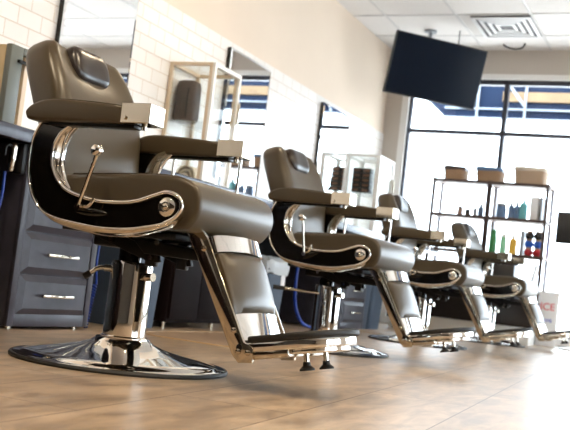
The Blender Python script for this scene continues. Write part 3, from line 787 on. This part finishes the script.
basket(-1.650, -1.375, .135, wicker2, towelm, 'largest pale wicker basket with whitish liner on the shelving')
Z2 = 1.086
bottle('jar', (-2.10, SY-.05, Z2), .024, .075, c_brown, c_brown, 'small brown jar, leftmost on the second shelf', 'jar', 'small jars on the second shelf', .8, .8)
bottle('jar', (-2.03, SY-.05, Z2), .024, .055, c_black, c_black, 'squat black jar beside the brown jar', 'jar', 'small jars on the second shelf', .9, .9)
bottle('bottle', (-1.965, SY-.05, Z2), .018, .085, c_grey, c_grey, 'slim grey bottle left of the dusk blue bottle', 'bottle')
bottle('bottle', (-1.915, SY-.05, Z2), .026, .11, c_dblue, c_black, 'dusk blue bottle at right end of the left bay', 'bottle')
bottle('tin', (-1.735, SY-.05, Z2), .044, .125, c_dblue, c_grey, 'wide slate blue tin, leftmost in the right bay', 'tin', None, .9, .95)
bottle('bottle', (-1.650, SY-.05, Z2), .026, .15, c_dblue, white_p, 'left of two blue bottles with pale caps', 'bottle', 'blue bottles with pale caps')
bottle('bottle', (-1.600, SY-.05, Z2), .026, .15, c_dblue, white_p, 'right of two blue bottles with pale caps', 'bottle', 'blue bottles with pale caps')
bottle('bottle', (-1.545, SY-.05, Z2), .034, .19, c_teal, white_p, 'tallest teal spray bottle on the second shelf', 'bottle', None, .35, .3)
b = nb(); box(b, -.036, .036, -.06, .06, 0, .20, .003); o = build('carton', b, paper); o.location = (-1.450, SY-.02, Z2); tag(o, 'upright white carton at right end of the second shelf', 'box')
b = nb(); box(b, -.010, .010, -.08, .08, 0, .20, .002); o = build('binder', b, c_grey); o.location = (-1.392, SY-.02, Z2); tag(o, 'thin grey binder beside the white carton', 'binder')
Z3 = .776
bottle('bottle', (-1.780, SY-.05, Z3), .032, .20, c_green, c_green, 'dark green bottle, leftmost on the third shelf', 'bottle', None, .8, .8)
bottle('bottle', (-1.690, SY-.05, Z3), .027, .17, c_ltgreen, white_p, 'light green tube between green and yellow bottles', 'bottle', None, .9, .8)
bottle('bottle', (-1.605, SY-.05, Z3), .032, .18, c_yellow, white_p, 'yellow bottle on the third shelf', 'bottle', None, .35, .4)
b = nb(); box(b, -.013, .013, -.08, .08, 0, .21, .002); o = build('binder', b, c_grey); o.location = (-1.525, SY-.02, Z3); tag(o, 'upright grey binder left of the stacked tubs', 'binder')
for zi, (m_, cn) in enumerate(((c_red, 'red'), (c_blue, 'blue'), (c_black, 'black'))):
    for xi, sd in enumerate(('left', 'right')):
        b = nb(); lathe(b, [(0, 0), (.028, 0), (.036, .012), (.038, .030), (.034, .048), (.024, .058), (0, .058)], 24); o = build('tub', b, m_)
        o.location = (-1.468+.074*xi, SY-.05, Z3+zi*.072); tag(o, '%s %s tub in the three-colour stack' % (sd, cn), 'tub', 'stacked tubs on the third shelf')
        b = nb(); lathe(b, [(0, .057), (.026, .057), (.026, .0715), (0, .0715)], 20); build('lid', b, wicker2, o)
Z4 = .466
b = nb(); box(b, -.01, .01, -.08, .08, 0, .24, .001, M=Matrix.Rotation(R(12), 4, 'Y')); o = build('brochure', b, paper, smooth=False); o.location = (-1.43, SY-.02, Z4+.003); tag(o, 'white brochure leaning at the right of the fourth shelf', 'brochure')
b = nb(); box(b, -.05, .05, -.08, .08, 0, .03, .003); o = build('card_pack', b, c_purple); o.location = (-1.50, SY-.05, Z4); tag(o, 'magenta card pack on the fourth shelf', 'pack')
b = nb(); box(b, -.13, .13, -.11, .11, 0, .22, .006); o = build('storage_box', b, c_black); o.location = (-1.695, SY+.02, Z4); tag(o, 'black storage box on the fourth shelf behind the farthest chair', 'box')
b = nb(); box(b, -.21, .21, -.11, .11, 0, .26, .006); o = build('storage_box', b, c_black); o.location = (-1.60, SY+.02, .121); tag(o, 'black storage box on the lowest shelf', 'box')

U = 1.09     # the whole unit with its contents is scaled about the camera, larger and farther
for o in [q for q in COL.objects if q not in shelf_start and q.parent is None]:
    o.scale = (U, U, U); x, y, z = o.location
    o.location = (-2.02+U*(x+1.845), 9.17+U*(y-8.44), U*z-.0305)

# low bench under the window
r_ = empty('waiting_bench', (-2.15, 8.76, 0), 0, 'low black bench on a white plinth under the window', 'bench')
b = nb(); box(b, -.62, .72, -.17, .17, .15, .40, .02, 3); build('seat_box', b, leather_dark, r_)
b = nb(); box(b, -.60, .70, -.15, .15, 0, .148, .003); build('plinth', b, whiteframe, r_)
b = nb(); box(b, -.62, .30, .12, .20, .40, .56, .02, 3); build('back_cushion', b, leather_dark, r_)

# poster board with lettering
def text_mesh(s, size, m, parent, loc, name='lettering'):
    cu = bpy.data.curves.new('t', 'FONT'); cu.body = s; cu.size = size; cu.extrude = .0015; cu.align_x = 'LEFT'
    to = bpy.data.objects.new('t', cu); COL.objects.link(to); dg = bpy.context.evaluated_depsgraph_get(); dg.update()
    me = bpy.data.meshes.new_from_object(to.evaluated_get(dg)); bpy.data.objects.remove(to)
    me.transform(Matrix.Rotation(PI/2, 4, 'X')); me.materials.clear()
    o = link(name, me, m, parent, smooth=False); o.location = loc; return o
r_ = empty('poster_board', (-1.365, 8.985, 0), 0, 'white board with red and blue lettering beside the shelving foot', 'sign')
b = nb(); box(b, -.09, .09, 0, .012, .0, .50, .002); build('board', b, paper, r_)
text_mesh('ICE', .092, ink_red, r_, (-.075, -.001, .33)); text_mesh('Save', .066, ink_blue, r_, (-.075, -.001, .22))

# dark monitor on a floor stand at the right edge
r_ = empty('monitor_stand', (-1.055, 8.75, 0), 0, 'black monitor on a pole at the right edge of view', 'monitor')
b = nb(); box(b, -.27, .27, -.02, .02, .935, 1.22, .006); build('screen', b, tvbezel, r_)
b = nb(); cyl(b, (0, .04, .02), (0, .04, 1.0), .016); box(b, -.03, .03, .018, .05, .95, 1.05); build('pole', b, whiteframe, r_)
b = nb(); lathe(b, [(0, 0), (.16, 0), (.16, .014), (.02, .03), (0, .03)], 36, Matrix.Translation((0, .04, 0))); build('foot', b, whiteframe, r_)

# ------------------------------------------------------------------ outside
b = nb(); box(b, -16, 18, BY+.16, 30, -.16, -.06); box(b, RX+.19, 18, -6, BY+.16, -.16, -.06); tag(build('pavement', b, concrete, smooth=False), kind='structure')
r_ = empty('entrance_canopy', (-1.0, 10.63, 2.40), 0, 'navy canopy with white steel framing outside the top of the window', 'canopy')
b = nb(); box(b, -2.0, 4.0, 0, 1.6, .62, .70); build('roof_deck', b, canopy_m, r_, smooth=False)
b = nb(); prof(b, [(-2.0, .03), (-2.26, .24), (-2.26, .70), (4.0, .70), (4.0, .03)], .03, .10); build('fascia', b, canopy_m, r_, smooth=False)
b = nb(); box(b, -1.34, 4.0, .0, .028, .225, .335); build('timber_lining', b, woodsoffit, r_, smooth=False)
b = nb(); box(b, -2.0, 4.0, -.004, .028, .125, .145); box(b, -2.02, 4.0, -.004, .03, .022, .036)
for xx in (-1.62, -1.08, -.4, .4, 1.4): box(b, xx-.012, xx+.012, -.006, .028, .03, .44)
prof(b, [(-1.285, .40), (-1.245, .40), (-1.06, .165), (-1.10, .165)], -.012, .0)
prof(b, [(-2.25, .245), (-2.23, .245), (-1.99, .035), (-2.01, .035)], -.004, .028)
build('steel_framing', b, canopy_w, r_, smooth=False)
for xx in (1.0, 3.6):
    b = nb(); cyl(b, (xx, .8, -2.46), (xx, .8, .62), .05, n=20); build('column', b, canopy_w, r_)

# ------------------------------------------------------------------ warm fill lamps added in the ceiling, out of view
sp_i = 0
for (lx, ly, pw) in ((-1.5, .9, 1), (-.3, 2.2, 1), (-1.9, 4.9, .5), (1.2, .6, 1), (.6, 4.6, .5), (2.6, 2.8, .6)):
    r_ = empty('fill_light', (lx, ly, CZ), 0, 'round warm fill lamp added in the ceiling, out of view', 'fill light', 'added warm fill lamps')
    b = nb(); lathe(b, [(.10, -.001), (.13, -.001), (.128, -.012), (.105, -.014), (.10, -.001)], 32); build('ring', b, whiteframe, r_)
    b = nb(); lathe(b, [(0, -.004), (.10, -.004), (.10, -.006), (0, -.006)], 32); build('lens', b, fillglow, r_)
    L = bpy.data.lights.new('fill_lamp', 'AREA'); L.shape = 'DISK'; L.size = .2; L.energy = 20*pw; L.color = (1, .80, .55)
    lo = bpy.data.objects.new('lamp', L); COL.objects.link(lo); lo.parent = r_; lo.location = (0, 0, -.02)

# ------------------------------------------------------------------ daylight
w = bpy.data.worlds.new('daylight'); SC.world = w; w.use_nodes = True
bg = w.node_tree.nodes['Background']; bg.inputs['Color'].default_value = (0.80, 0.90, 1.0, 1); bg.inputs['Strength'].default_value = 5.5
S = bpy.data.lights.new('sun', 'SUN'); S.energy = 9; S.angle = R(1); S.color = (1, .95, .88)
so = bpy.data.objects.new('sun', S); COL.objects.link(so); so.rotation_euler = (R(4), R(-48), 0)

# ------------------------------------------------------------------ camera
F, ROLL, P_, AZ, H = 950.0, R(6.7), math.atan(66.6/950.0), R(24.6), .305
fw = Vector((-math.sin(AZ), math.cos(AZ), 0)); rt = Vector((math.cos(AZ), math.sin(AZ), 0)); zz = Vector((0, 0, 1))
f_ = fw*math.cos(P_)+zz*math.sin(P_); u_ = -fw*math.sin(P_)+zz*math.cos(P_)
X_ = rt*math.cos(ROLL)+u_*math.sin(ROLL); Y_ = -rt*math.sin(ROLL)+u_*math.cos(ROLL)
cam = bpy.data.cameras.new('camera'); co = bpy.data.objects.new('camera', cam); COL.objects.link(co)
co.matrix_world = Matrix(((X_.x, Y_.x, -f_.x, 0), (X_.y, Y_.y, -f_.y, 0), (X_.z, Y_.z, -f_.z, H), (0, 0, 0, 1)))
cam.sensor_width = 36; cam.sensor_fit = 'HORIZONTAL'; cam.lens = 36*F/570; cam.clip_start = .02; cam.clip_end = 200
cam.dof.use_dof = True; cam.dof.focus_distance = 2.7; cam.dof.aperture_fstop = 6.5
SC.camera = co
SC.view_settings.view_transform = 'Standard'; SC.view_settings.look = 'None'; SC.view_settings.gamma = 1
SC.view_settings.use_curve_mapping = False; SC.view_settings.exposure = 0.85
